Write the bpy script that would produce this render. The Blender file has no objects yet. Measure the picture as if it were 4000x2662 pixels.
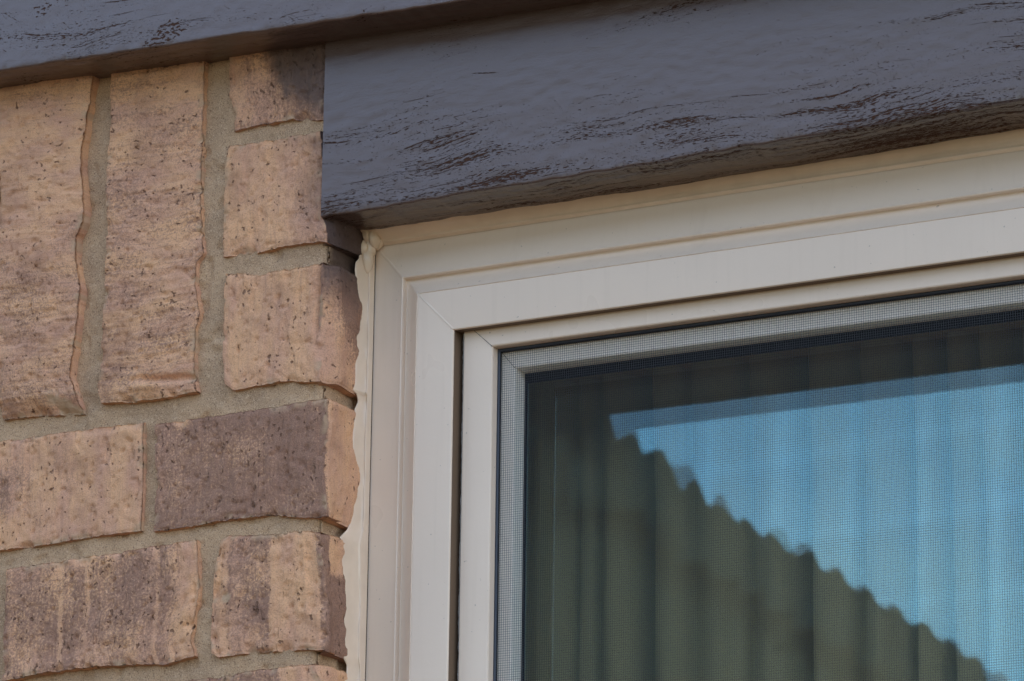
import bpy, math, random
import numpy as np
R = math.radians

# ------------------------------------------------------------------ camera
W0, H0, F0 = 4000.0, 2662.0, 15000.0
YAW, PITCH, ROLL = R(28.4), R(15.9), R(0.77)
sc = bpy.context.scene
cyw, syw, cp, sp = math.cos(YAW), math.sin(YAW), math.cos(PITCH), math.sin(PITCH)
FWD = np.array([-syw*cp, cyw*cp, sp])
RT0 = np.array([cyw, syw, 0.0])
UP0 = np.cross(RT0, FWD)
RT = math.cos(ROLL)*RT0 + math.sin(ROLL)*UP0
UP = -math.sin(ROLL)*RT0 + math.cos(ROLL)*UP0
CAM = np.array([0, 0, 2.10]) - FWD*2.0
cam_d = bpy.data.cameras.new('camera')
cam = bpy.data.objects.new('camera', cam_d)
sc.collection.objects.link(cam)
from mathutils import Matrix, Vector
M = Matrix(((RT[0], UP[0], -FWD[0], CAM[0]), (RT[1], UP[1], -FWD[1], CAM[1]), (RT[2], UP[2], -FWD[2], CAM[2]), (0, 0, 0, 1)))
cam.matrix_world = M
cam_d.sensor_width = 36.0
cam_d.lens = F0*36.0/W0
cam_d.clip_start = 0.05
cam_d.clip_end = 3000
cam_d.dof.use_dof = True
cam_d.dof.focus_distance = 2.0
cam_d.dof.aperture_fstop = 38
sc.camera = cam

# ------------------------------------------------------------------ sky, sun, exposure
SUN_EL, SUN_AZ = R(44), R(78)       # azimuth from +Y (behind the house) towards +X
w = bpy.data.worlds.new("World")
sc.world = w
w.use_nodes = True
nt = w.node_tree
nt.nodes.clear()
sky = nt.nodes.new('ShaderNodeTexSky')
sky.sky_type = 'NISHITA'
sky.sun_disc = False
sky.sun_elevation = SUN_EL
sky.sun_rotation = SUN_AZ
sky.ozone_density = 1.0
sky.dust_density = 1.0
bg = nt.nodes.new('ShaderNodeBackground')
bg.inputs['Strength'].default_value = 0.15
out = nt.nodes.new('ShaderNodeOutputWorld')
tcs = nt.nodes.new('ShaderNodeTexCoord')
mps = nt.nodes.new('ShaderNodeMapping'); mps.inputs['Scale'].default_value = (5, 5, 11)
nt.links.new(tcs.outputs['Generated'], mps.inputs[0])
nzs = nt.nodes.new('ShaderNodeTexNoise'); nzs.inputs['Scale'].default_value = 1.6; nzs.inputs['Detail'].default_value = 5
nt.links.new(mps.outputs[0], nzs.inputs['Vector'])
rgs = nt.nodes.new('ShaderNodeMapRange'); rgs.interpolation_type = 'SMOOTHSTEP'
rgs.inputs[1].default_value = .37; rgs.inputs[2].default_value = .74; rgs.inputs[4].default_value = .45
nt.links.new(nzs.outputs[0], rgs.inputs[0])
mxs = nt.nodes.new('ShaderNodeMix'); mxs.data_type = 'RGBA'
nt.links.new(rgs.outputs[0], mxs.inputs[0]); nt.links.new(sky.outputs[0], mxs.inputs[6])
mxs.inputs[7].default_value = (5.6, 5.6, 5.8, 1)
nt.links.new(mxs.outputs[2], bg.inputs[0])
nt.links.new(bg.outputs[0], out.inputs[0])
sl = bpy.data.lights.new('sun', 'SUN')
sl.energy = 3.5
sl.angle = R(0.5)
sl.color = (1.0, 0.95, 0.86)
so = bpy.data.objects.new('sun', sl)
sc.collection.objects.link(so)
sdir = Vector((math.sin(SUN_AZ)*math.cos(SUN_EL), math.cos(SUN_AZ)*math.cos(SUN_EL), math.sin(SUN_EL)))
so.rotation_euler = sdir.to_track_quat('Z', 'Y').to_euler()
so.location = (0, 8, 12)
sc.view_settings.view_transform = 'Standard'
sc.view_settings.look = 'None'
sc.view_settings.gamma = 1
sc.view_settings.use_curve_mapping = False
sc.view_settings.exposure = 1.5
sc.cycles.max_bounces = 10
sc.cycles.diffuse_bounces = 5
sc.cycles.transparent_max_bounces = 24
sc.cycles.use_denoising = True

# ------------------------------------------------------------------ photo geometry measured back into the place
def U(px, py, Y):
    """the point on the upright plane y=Y that the photograph shows at (px,py) of its 4000x2662 pixels"""
    d = FWD + RT*((px-W0/2)/F0) + UP*(-(py-H0/2)/F0)
    t = (Y-CAM[1])/d[1]
    p = CAM + d*t
    return p[0], p[2]
def UX(px, py, X):
    d = FWD + RT*((px-W0/2)/F0) + UP*(-(py-H0/2)/F0)
    p = CAM + d*((X-CAM[0])/d[0])
    return p[1], p[2]
def UA(pts, Y):
    return np.array([U(p[0], p[1], Y) for p in pts])

# ------------------------------------------------------------------ numpy noise
def hash2(ix, iy, seed):
    h = (ix.astype(np.int64)*374761393 + iy.astype(np.int64)*668265263 + int(seed)*974711 + 1013904223) & 0xFFFFFFFF
    h = ((h ^ (h >> 13))*1274126177) & 0xFFFFFFFF
    h = (h ^ (h >> 16)) & 0xFFFFFFFF
    return h/4294967295.0
def vn(x, y, seed=0):
    x = np.asarray(x, float); y = np.asarray(y, float)
    ix = np.floor(x); iy = np.floor(y)
    fx = x-ix; fy = y-iy
    fx = fx*fx*fx*(fx*(fx*6-15)+10); fy = fy*fy*fy*(fy*(fy*6-15)+10)
    a = hash2(ix, iy, seed); b = hash2(ix+1, iy, seed); c = hash2(ix, iy+1, seed); d = hash2(ix+1, iy+1, seed)
    return (a*(1-fx)+b*fx)*(1-fy)+(c*(1-fx)+d*fx)*fy
def fbm(x, y, seed=0, o=4):
    s = 0; a = 0.5; t = 0
    for i in range(o):
        s = s + a*vn(x*2**i+17.3*i, y*2**i+5.1*i, seed+i*31); t += a; a *= 0.5
    return s/t
def sstep(a, b, x):
    t = np.clip((x-a)/(b-a), 0, 1)
    return t*t*(3-2*t)

# ------------------------------------------------------------------ mesh helpers
def link(o, parent=None):
    sc.collection.objects.link(o)
    if parent is not None:
        o.parent = parent
    return o
def mesh_obj(name, V, F, mat, parent=None, smooth=None, uv=None, col=None):
    """V (n,3), F list/array of faces; uv (n,2) and col (n,4) per vertex"""
    me = bpy.data.meshes.new(name)
    me.from_pydata([tuple(v) for v in np.asarray(V).tolist()], [], [tuple(f) for f in (F.tolist() if isinstance(F, np.ndarray) else F)])
    me.update()
    if uv is not None:
        l = me.uv_layers.new(name='local')
        idx = np.empty(len(me.loops), np.int32); me.loops.foreach_get('vertex_index', idx)
        l.data.foreach_set('uv', np.asarray(uv, np.float32)[idx].ravel())
    if col is not None:
        a = me.color_attributes.new('tone', 'FLOAT_COLOR', 'POINT')
        a.data.foreach_set('color', np.asarray(col, np.float32).ravel())
    if mat is not None:
        me.materials.append(mat)
    if smooth:
        me.polygons.foreach_set('use_smooth', np.ones(len(me.polygons), bool))
        if smooth is not True:
            me.set_sharp_from_angle(angle=R(smooth))
    o = bpy.data.objects.new(name, me)
    return link(o, parent)
def grid_faces(nr, nc, off=0, closed=False, flip=False):
    i = np.arange(nr-1)[:, None]*nc; j = np.arange(nc-1)[None, :]
    a = (i+j).ravel()+off
    f = np.stack([a, a+1, a+nc+1, a+nc], 1)
    if flip:
        f = f[:, ::-1]
    return f
def box_vf(x0, x1, y0, y1, z0, z1, off=0):
    V = [(x0, y0, z0), (x1, y0, z0), (x1, y1, z0), (x0, y1, z0), (x0, y0, z1), (x1, y0, z1), (x1, y1, z1), (x0, y1, z1)]
    F = [(0, 3, 2, 1), (4, 5, 6, 7), (0, 1, 5, 4), (1, 2, 6, 5), (2, 3, 7, 6), (3, 0, 4, 7)]
    return V, [tuple(i+off for i in f) for f in F]
def box(name, x0, x1, y0, y1, z0, z1, mat, parent=None):
    V, F = box_vf(x0, x1, y0, y1, z0, z1)
    return mesh_obj(name, V, F, mat, parent)
def empty(name, loc=(0, 0, 0)):
    o = bpy.data.objects.new(name, None)
    o.location = loc
    o.empty_display_size = 0.05
    return link(o)
def tag(o, label=None, cat=None, group=None, kind=None):
    if label: o['label'] = label
    if cat: o['category'] = cat
    if group: o['group'] = group
    if kind: o['kind'] = kind
    return o

# ------------------------------------------------------------------ material helpers
class NT:
    def __init__(s, name):
        s.m = bpy.data.materials.new(name); s.m.use_nodes = True
        s.t = s.m.node_tree; s.t.nodes.clear()
        s.out = s.t.nodes.new('ShaderNodeOutputMaterial')
    def n(s, typ, **kw):
        nd = s.t.nodes.new(typ)
        ins = kw.pop('ins', {})
        for k, v in kw.items(): setattr(nd, k, v)
        for k, v in ins.items():
            if hasattr(v, 'is_output') or isinstance(v, bpy.types.NodeSocket): s.t.links.new(v, nd.inputs[k])
            else: nd.inputs[k].default_value = v
        return nd
    def math(s, op, a, b=0.0, c=None, clamp=False):
        ins = {0: a, 1: b}
        if c is not None: ins[2] = c
        return s.n('ShaderNodeMath', operation=op, use_clamp=clamp, ins=ins).outputs[0]
    def rng(s, v, a, b, c=0.0, d=1.0, smooth=True):
        return s.n('ShaderNodeMapRange', interpolation_type='SMOOTHSTEP' if smooth else 'LINEAR', ins={0: v, 1: a, 2: b, 3: c, 4: d}).outputs[0]
    def mix(s, f, a, b):
        nd = s.n('ShaderNodeMix', data_type='RGBA')
        for k, v in ((0, f), (6, a), (7, b)):
            if isinstance(v, bpy.types.NodeSocket): s.t.links.new(v, nd.inputs[k])
            else: nd.inputs[k].default_value = (tuple(v)+(1,))[:4] if isinstance(v, tuple) else v
        return nd.outputs[2]
    def noise(s, vec, scale, detail=2.0, rough=0.5, dim='3D', w=None):
        ins = {'Vector': vec, 'Scale': scale, 'Detail': detail, 'Roughness': rough}
        nd = s.n('ShaderNodeTexNoise', noise_dimensions='4D' if w is not None else '3D', ins=ins)
        if w is not None:
            if isinstance(w, bpy.types.NodeSocket): s.t.links.new(w, nd.inputs['W'])
            else: nd.inputs['W'].default_value = w
        return nd.outputs[0]
    def mapv(s, vec, scale=(1, 1, 1), rot=(0, 0, 0), loc=(0, 0, 0)):
        return s.n('ShaderNodeMapping', ins={'Vector': vec, 'Scale': scale, 'Rotation': rot, 'Location': loc}).outputs[0]
    def bsdf(s, **ins):
        b = s.n('ShaderNodeBsdfPrincipled')
        for k, v in ins.items():
            k = k.replace('_', ' ')
            if isinstance(v, bpy.types.NodeSocket): s.t.links.new(v, b.inputs[k])
            else: b.inputs[k].default_value = (tuple(v)+(1,))[:4] if isinstance(v, tuple) else v
        s.t.links.new(b.outputs[0], s.out.inputs[0])
        return b
    def bump(s, h, dist, strength=1.0):
        return s.n('ShaderNodeBump', ins={'Height': h, 'Distance': dist, 'Strength': strength}).outputs[0]

def mat_brick():
    k = NT('brick_clay')
    uv = k.n('ShaderNodeUVMap', uv_map='local').outputs[0]
    seed = k.n('ShaderNodeAttribute', attribute_type='OBJECT', attribute_name='seed').outputs['Fac']
    tone = k.n('ShaderNodeAttribute', attribute_type='GEOMETRY', attribute_name='tone')
    sep = k.n('ShaderNodeSeparateColor', ins={0: tone.outputs['Color']})
    fl, pa, mo = sep.outputs[0], sep.outputs[1], sep.outputs[2]
    n1 = k.noise(k.mapv(uv, (60, 25, 1)), 1.0, 3, .55, w=seed)
    n2 = k.noise(k.mapv(uv, (700, 700, 1)), 1.0, 3, .6, w=seed)
    n3 = k.noise(k.mapv(uv, (1500, 1500, 1)), 1.0, 2, .6, w=seed)
    st = k.noise(k.mapv(uv, (900, 60, 1)), 1.0, 2, .5, w=seed)        # drag marks across the brick
    buff = k.mix(k.rng(n1, .35, .68), (.755, .43, .235), (.62, .345, .225))
    buff = k.mix(k.math('MULTIPLY', k.rng(st, .5, .75), .35), buff, (.44, .26, .165))
    # flashed clay: purple brown speckle
    f = k.math('ADD', fl, k.math('MULTIPLY', k.math('SUBTRACT', n2, .5), 1.25))
    f = k.math('ADD', f, k.math('MULTIPLY', k.math('SUBTRACT', n3, .5), .9))
    f = k.math('ADD', f, k.math('MULTIPLY', k.math('SUBTRACT', st, .5), .4))
    f = k.rng(f, .28, .82)
    dark = k.mix(k.rng(n3, .3, .7), (.18, .092, .068), (.42, .245, .165))
    c = k.mix(f, buff, dark)
    smoke = k.noise(k.mapv(uv, (26, 34, 1), loc=(2, 8, 0)), 1.0, 4, .6, w=seed)
    c = k.mix(k.math('MULTIPLY', k.rng(smoke, .48, .72), .5), c, (.27, .135, .09))
    # dark specks
    vo = k.noise(k.mapv(uv, (420, 330, 1), loc=(3, 1, 0)), 1.0, 1.5, .5, w=seed)
    clus = k.noise(k.mapv(uv, (70, 70, 1), loc=(9, 4, 0)), 1.0, 1, .5, w=seed)
    vs = k.math('ADD', vo, k.math('MULTIPLY', k.math('SUBTRACT', clus, .5), .30))
    pit = k.rng(vs, .665, .715)
    c = k.mix(k.math('MULTIPLY', pit, .72), c, (.11, .05, .028))
    c = k.mix(k.math('MULTIPLY', k.rng(n3, .45, .70), .38), c, (.24, .13, .075))
    c = k.mix(k.math('MULTIPLY', k.rng(n3, .42, .28), .3), c, (.78, .55, .38))
    c = k.mix(pa, c, (.085, .055, .048))
    c = k.mix(mo, c, k.mix(n2, (.42, .285, .175), (.56, .385, .245)))
    h = k.math('MULTIPLY', n2, .5)
    h = k.math('ADD', h, k.math('MULTIPLY', n3, .25))
    h = k.math('ADD', h, k.math('MULTIPLY', st, .35))
    h = k.math('SUBTRACT', h, k.math('MULTIPLY', pit, 1.2))
    crack = k.noise(k.mapv(uv, (900, 140, 1), loc=(5, 7, 0)), 1.0, 3, .6, w=seed)
    ck = k.rng(k.math('ADD', crack, k.math('MULTIPLY', k.math('SUBTRACT', clus, .5), .25)), .66, .74)
    h = k.math('SUBTRACT', h, k.math('MULTIPLY', ck, .9))
    rough = k.mix(pa, (.9, .9, .9), (.5, .5, .5))
    k.bsdf(Base_Color=c, Roughness=k.rng(pa, 0, 1, .9, .5), Specular_IOR_Level=.35, Normal=k.bump(h, .0009, 1.0))
    return k.m

def mat_mortar():
    k = NT('sand_mortar')
    co = k.n('ShaderNodeTexCoord').outputs['Object']
    tone = k.n('ShaderNodeAttribute', attribute_type='GEOMETRY', attribute_name='tone')
    sep = k.n('ShaderNodeSeparateColor', ins={0: tone.outputs['Color']})
    n1 = k.noise(co, 40, 4, .65); n2 = k.noise(co, 1500, 2, .65); n3 = k.noise(co, 300, 3, .6)
    c = k.mix(k.rng(n1, .35, .7), (.53, .355, .215), (.41, .275, .17))
    c = k.mix(k.rng(n2, .55, .68), c, (.62, .46, .31))
    c = k.mix(k.rng(n2, .44, .32), c, (.17, .11, .07))
    c = k.mix(sep.outputs[1], c, (.085, .055, .045))
    h = k.math('ADD', k.math('MULTIPLY', n2, .6), n3)
    k.bsdf(Base_Color=c, Roughness=.95, Specular_IOR_Level=.25, Normal=k.bump(h, .0006, .9))
    return k.m

def mat_paintwood(name, mode):
    k = NT(name)
    uv = k.n('ShaderNodeUVMap', uv_map='local').outputs[0]
    s = k.n('ShaderNodeSeparateXYZ', ins={0: uv})
    v = s.outputs[1]
    warp = k.noise(k.mapv(uv, (9, 14, 1)), 1.0, 2, .5)
    wv = k.n('ShaderNodeCombineXYZ', ins={0: 0.0, 1: k.math('MULTIPLY', k.math('SUBTRACT', warp, .5), .03), 2: 0.0}).outputs[0]
    g = k.n('ShaderNodeVectorMath', operation='ADD', ins={0: uv, 1: wv}).outputs[0]
    pore = k.noise(k.mapv(g, (270, 1500, 1)), 1.0, 2.5, .6)
    band = k.noise(k.mapv(g, (5, 240, 1), loc=(2.3, .7, 0)), 1.0, 2, .5)
    patch = k.noise(k.mapv(g, (11, 30, 1), loc=(6.1, 4, 0)), 1.0, 1, .5)
    dens = k.math('ADD', k.math('MULTIPLY', k.math('SUBTRACT', band, .5), .55), k.math('MULTIPLY', k.math('SUBTRACT', patch, .5), .5))
    if mode == 'lintel':     # pores crowd towards the lower edge of this board
        dens = k.math('ADD', dens, k.rng(v, .060, .0, -.10, .10, False))
    else:
        dens = k.math('ADD', dens, -.03)
    p = k.rng(k.math('ADD', pore, dens), .66, .72)
    line = k.noise(k.mapv(g, (14, 620, 1), loc=(1, 3, 0)), 1.0, 2, .5)
    ln = k.math('MULTIPLY', k.rng(k.math('ADD', line, k.math('MULTIPLY', dens, .7)), .675, .72), k.rng(pore, .40, .50))
    p = k.math('MAXIMUM', p, ln)
    if mode == 'frieze':     # diagonal saw marks
        r = k.mapv(uv, (1, 1, 1), rot=(0, 0, R(33)))
        saw = k.noise(k.mapv(r, (60, 420, 1)), 1.0, 2.5, .55)
        sl_ = k.math('MULTIPLY', k.rng(saw, .66, .72), k.rng(pore, .45, .55))
        p = k.math('MAXIMUM', p, k.math('MULTIPLY', sl_, .8))
        r2 = k.noise(k.mapv(uv, (330, 700, 1)), 1.0, 2, .5)
        knot = k.noise(k.mapv(uv, (22, 40, 1), loc=(.2, 8.1, 0)), 1.0, 0, .5)
        p = k.math('MAXIMUM', p, k.rng(k.math('ADD', r2, k.rng(knot, .55, .8, -.3, .12)), .62, .69))
    tiny = k.noise(k.mapv(g, (520, 1900, 1), loc=(4, 4, 0)), 1.0, 2, .6)
    p = k.math('MAXIMUM', p, k.math('MULTIPLY', k.rng(k.math('ADD', tiny, k.math('MULTIPLY', dens, .5)), .66, .72), .6))
    fine = k.noise(uv, 900, 2, .5)
    peel = k.noise(k.mapv(uv, (420, 900, 1)), 1.0, 3, .6)
    und = k.noise(k.mapv(uv, (45, 160, 1)), 1.0, 2, .5)
    h = k.math('ADD', k.math('MULTIPLY', fine, .05), k.math('MULTIPLY', und, .22))
    gr = k.noise(k.mapv(g, (22, 1100, 1)), 1.0, 3, .6)
    h = k.math('ADD', h, k.math('MULTIPLY', gr, .16))
    pk = .28 if mode == 'frieze' else k.rng(v, .035, .09, .12, .50)
    h = k.math('ADD', h, k.math('MULTIPLY', peel, pk))
    h = k.math('SUBTRACT', h, k.math('MULTIPLY', p, 1.5))
    c = k.mix(p, (.084, .047, .038), (.066, .030, .018))
    k.bsdf(Base_Color=c, Roughness=k.rng(p, 0, 1, .36, .75), Specular_IOR_Level=k.rng(p, 0, 1, 1.0, .15), Coat_Weight=k.rng(p, 0, 1, .45, 0), Coat_Roughness=.3, Normal=k.bump(h, .00045, .9))
    return k.m

def mat_plain(name, col, rough=.4, spec=.5, bump=None, **extra):
    k = NT(name)
    ins = dict(Base_Color=col, Roughness=rough, Specular_IOR_Level=spec)
    if bump:
        co = k.n('ShaderNodeTexCoord').outputs['Object']
        n = k.noise(co, bump[0], 3, .6)
        ins['Normal'] = k.bump(n, bump[1], 1.0)
        ins['Base_Color'] = k.mix(k.rng(n, .3, .7), tuple(c*bump[2] for c in col), col)
    ins.update(extra)
    k.bsdf(**ins)
    return k.m

def mat_vinyl():
    k = NT('almond_vinyl')
    co = k.n('ShaderNodeTexCoord').outputs['Object']
    n = k.noise(co, 14, 3, .6)
    d = k.noise(co, 900, 1, .5)
    e = k.noise(co, 260, 2, .5)
    c = k.mix(k.rng(n, .35, .7), (.80, .66, .53), (.77, .635, .51))
    c = k.mix(k.math('MULTIPLY', k.rng(k.noise(co, 420, 1, .5), .76, .80), .5), c, (.25, .2, .16))
    stk = k.noise(k.mapv(co, (190, 190, 9)), 1.0, 3, .6)
    c = k.mix(k.math('MULTIPLY', k.rng(stk, .5, .75), .09), c, (.50, .39, .29))
    k.bsdf(Base_Color=c, Roughness=k.rng(n, .3, .7, .26, .42), Specular_IOR_Level=.5, Normal=k.bump(k.math('ADD', e, k.math('MULTIPLY', d, .2)), .00006, 1.0))
    return k.m

def mat_caulk():
    k = NT('almond_sealant')
    co = k.n('ShaderNodeTexCoord').outputs['Object']
    n = k.noise(co, 60, 3, .6)
    n2 = k.noise(k.mapv(co, (900, 900, 60)), 1.0, 2, .5)
    c = k.mix(k.rng(n, .3, .7), (.80, .63, .47), (.74, .58, .43))
    k.bsdf(Base_Color=c, Roughness=.22, Specular_IOR_Level=.6, Normal=k.bump(k.math('ADD', n, k.math('MULTIPLY', n2, .12)), .0006, .8))
    return k.m

def mat_glass(name, refl, face, tint=(.975, .985, .965)):
    k = NT(name)
    gl = k.n('ShaderNodeBsdfGlossy', ins={'Color': refl+(1,), 'Roughness': 0.0})
    tr = k.n('ShaderNodeBsdfTransparent', ins={'Color': tint+(1,)})
    fr = k.n('ShaderNodeFresnel', ins={'IOR': 1.5}).outputs[0]
    f = k.math('ADD', k.math('MULTIPLY', fr, .9), face)
    geo = k.n('ShaderNodeNewGeometry')
    f = k.math('MULTIPLY', f, k.math('SUBTRACT', 1.0, geo.outputs['Backfacing']))
    nrm = k.n('ShaderNodeSeparateXYZ', ins={0: geo.outputs['True Normal']})
    f = k.math('MULTIPLY', f, k.rng(nrm.outputs[1], 0.0, -.5, 0, 1, False))
    mx = k.n('ShaderNodeMixShader', ins={0: f, 1: tr.outputs[0], 2: gl.outputs[0]})
    k.t.links.new(mx.outputs[0], k.out.inputs[0])
    return k.m

def mat_curtain():
    k = NT('curtain_cloth')
    co = k.n('ShaderNodeTexCoord').outputs['Object']
    n = k.noise(co, 9, 3, .6)
    wv = k.noise(k.mapv(co, (250, 250, 1500)), 1.0, 2, .6)
    c = k.mix(k.rng(n, .3, .7), (.62, .51, .31), (.56, .47, .29))
    c = k.mix(k.math('MULTIPLY', wv, .3), c, (.42, .41, .28))
    b = k.bsdf(Base_Color=c, Roughness=.9, Specular_IOR_Level=.1, Normal=k.bump(wv, .0005, .8))
    tl = k.n('ShaderNodeBsdfTranslucent', ins={'Color': c})
    mx = k.n('ShaderNodeMixShader', ins={0: .22, 1: b.outputs[0], 2: tl.outputs[0]})
    k.t.links.new(mx.outputs[0], k.out.inputs[0])
    return k.m

MB = mat_brick(); MM = mat_mortar()
MWL = mat_paintwood('brown_gloss_paint_lintel', 'lintel'); MWF = mat_paintwood('brown_gloss_paint_frieze', 'frieze')
MV = mat_vinyl(); MC = mat_caulk()
MG = mat_glass('coated_glass', (.42, .78, .90), .10); MG2 = mat_glass('low_e_glass', (.34, .70, .82), .27); MCU = mat_curtain()
MSPL = mat_plain('navy_spline', (.018, .028, .05), .45, .6)
MWIRE = mat_plain('charcoal_wire', (.022, .026, .034), .35, .7)
MBLK = mat_plain('matte_black', (.010, .011, .014), .8, .15)
MPILE = mat_plain('grey_pile', (.52, .50, .48), .9, .2, bump=(2200, .0006, .6))
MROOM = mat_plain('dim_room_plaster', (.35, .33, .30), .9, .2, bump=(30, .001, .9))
MSOF = mat_plain('added_beam_brown', (.06, .04, .03), .5, .4, bump=(60, .0008, .8))

# ------------------------------------------------------------------ reference lines of the photograph -> metres
def hz(pts, Y):
    return float(np.mean([U(p[0], p[1], Y)[1] for p in pts]))
def vx(pts, Y):
    return float(np.mean([U(p[0], p[1], Y)[0] for p in pts]))

# brick corner of the window reveal
XC = float(np.mean([U(1266, 1250, 0)[0], U(1266, 1761, 0)[0], U(1271, 2350, 0)[0]]))

# ------------------------------------------------------------------ brick wall
wall = empty('brick_wall', (XC-0.2, 0, 0))
tag(wall, 'buff and purple brown rough brick wall with sandy recessed mortar beside the window', 'wall')
WI = wall.matrix_world.copy()
WLOC = np.array([XC-0.2, 0, 0])

def resamp(pts, n, seed=0, amp=0.0004, freq=420):
    pts = np.asarray(pts, float)
    d = np.r_[0, np.cumsum(np.linalg.norm(np.diff(pts, axis=0), axis=1))]
    t = np.linspace(0, d[-1], n)
    p = np.stack([np.interp(t, d, pts[:, 0]), np.interp(t, d, pts[:, 1])], 1)
    tt = np.linspace(0, 1, n)
    env = np.sin(np.pi*tt)**.3 if n > 2 else 0
    tan = np.gradient(p, axis=0); tan /= np.linalg.norm(tan, axis=1)[:, None]+1e-12
    nrm = np.stack([-tan[:, 1], tan[:, 0]], 1)
    j = (fbm(t*freq, t*0+seed, seed, 4)-.5)*2*amp*env
    return p+nrm*j[:, None]

def brick(left, right, top, bottom, Y0=0.0, ret=None, seed=1, flash=.2, soldier=False, res=.0010, rough=1.0, tonefn=None, relief=None, streak=1.0, world=False, edge_amp=.0006, skirt=.014, label=None):
    """front face outlined by four measured edges; left/right run top->bottom, top/bottom run left->right"""
    if not world:
        left, right, top, bottom = [UA(p, Y0) for p in (left, right, top, bottom)]
    left, right, top, bottom = [np.asarray(p, float) for p in (left, right, top, bottom)]
    TL = top[0]; TR = top[-1]; BL = bottom[0]; BR = bottom[-1]
    left = np.vstack([TL, left, BL]); right = np.vstack([TR, right, BR])
    Lw = np.linalg.norm(TR-TL); Lh = np.linalg.norm(BL-TL)
    nu = max(6, int(Lw/res)); nv = max(6, int(Lh/res))
    le = resamp(left, nv, seed+1, edge_amp); ri = resamp(right, nv, seed+2, edge_amp*(.5 if ret else 1))
    to = resamp(top, nu, seed+3, edge_amp); bo = resamp(bottom, nu, seed+4, edge_amp)
    for e, c0, c1 in ((le, TL, BL), (ri, TR, BR), (to, TL, TR), (bo, BL, BR)):
        e[0] = c0; e[-1] = c1
    u = np.linspace(0, 1, nu)[None, :, None]; v = np.linspace(0, 1, nv)[:, None, None]
    P = (1-v)*to[None]+v*bo[None]+(1-u)*le[:, None]+u*ri[:, None] - ((1-u)*(1-v)*TL+u*(1-v)*TR+(1-u)*v*BL+u*v*BR)
    X = P[..., 0]; Z = P[..., 1]
    um = (u[..., 0]*Lw)+0*Z; vm = (v[..., 0]*Lh)+0*Z
    # distances to the four edges
    dl = um; dr = Lw-um; dt = vm; db = Lh-vm
    s = seed*7.7
    a, b = (um, vm) if not soldier else (vm, um)       # a runs along the brick's length
    low = (fbm(um*28+s, vm*28, seed+10, 3)-.5)*.0016
    mid = (fbm(um*190+s, vm*190, seed+11, 4)-.5)*.0017
    drag = (fbm(a*520+s, b*45, seed+12, 3)-.5)*.0009      # drag marks across the length
    pit = sstep(.70, .80, fbm(um*330+s, vm*330, seed+13, 3))*.0011
    chunk = sstep(.62, .70, fbm(a*190+s, b*60, seed+14, 3))*.0007
    D = low+mid*rough+drag*rough+pit+chunk*rough
    def rnd(d, r):
        t = np.clip(1-d/r, 0, 1)
        return .62*r*(1-np.sqrt(np.clip(1-.85*t*t, 0, 1)))
    rr = .0011+.0016*fbm(um*70+s, vm*70, seed+15, 2)
    E = np.maximum(rnd(dl, rr), np.maximum(rnd(dt, rr), rnd(db, rr)))
    if ret is None:
        E = np.maximum(E, rnd(dr, rr))
    # small chips out of the arrises
    dm = np.minimum(np.minimum(dl, dr), np.minimum(dt, db))
    chip = sstep(.60, .75, fbm(um*110+s, vm*110, seed+16, 3))*sstep(.006, 0, dm)*.0022
    Y = Y0+D+E+chip
    if relief is not None:
        Y = Y+relief(um, vm, Lw, Lh)
    fl = np.full(Y.shape, flash)+(fbm(um*35+s, vm*35, seed+20, 3)-.5)*.5+(fbm(a*120+s, b*14, seed+21, 2)-.5)*.35*streak
    tone = np.zeros(Y.shape+(4,)); tone[..., 3] = 1
    if tonefn is not None:
        fl, pa, mo = tonefn(um, vm, Lw, Lh, fl)
        tone[..., 1] = pa; tone[..., 2] = mo
    tone[..., 2] = np.maximum(tone[..., 2], sstep(.63, .70, fbm(um*130, vm*130, seed+50, 3))*sstep(.005, .0005, dm)*.7)
    tone[..., 0] = np.clip(fl, 0, 1.1)
    V = [np.stack([X, Y, Z], -1).reshape(-1, 3)]; UVs = [np.stack([a, b], -1).reshape(-1, 2)]; T = [tone.reshape(-1, 4)]
    F = [grid_faces(nv, nu, flip=True)]
    off = nu*nv
    # skirts into the mortar
    idx = np.arange(nu*nv).reshape(nv, nu)
    sides = [(idx[0, :], (0, 1)), (idx[-1, ::-1], (0, -1)), (idx[::-1, 0], (-1, 0))]
    if ret is None:
        sides.append((idx[:, -1], (1, 0)))
    for ids, (nx, nz) in sides:
        base = V[0][ids]; n = len(ids); prev = ids
        for kk, dy in enumerate((.0008, .0028, .006, skirt)):
            q = base.copy()
            jj = (fbm(np.arange(n)*.35+s, np.full(n, kk*1.3), seed+33+kk, 3)-.4)*.0012
            q[:, 1] = np.maximum(base[:, 1], Y0)+dy
            q[:, 0] += nx*(.0001+.6*jj); q[:, 2] += nz*(.0001+.6*jj)
            V.append(q); 
            uvb = UVs[0][ids].copy(); uvb[:, 0] += (abs(nx) if not soldier else abs(nz))*dy*(1 if nx+nz > 0 else -1); uvb[:, 1] += (abs(nz) if not soldier else abs(nx))*dy
            UVs.append(uvb); tt = T[0][ids].copy(); tt[:, 0] *= .4; T.append(tt)
            cur = np.arange(off, off+n); off += n
            F.append(np.stack([prev[:-1], prev[1:], cur[1:], cur[:-1]], 1)[:, ::-1])
            prev = cur
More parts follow.
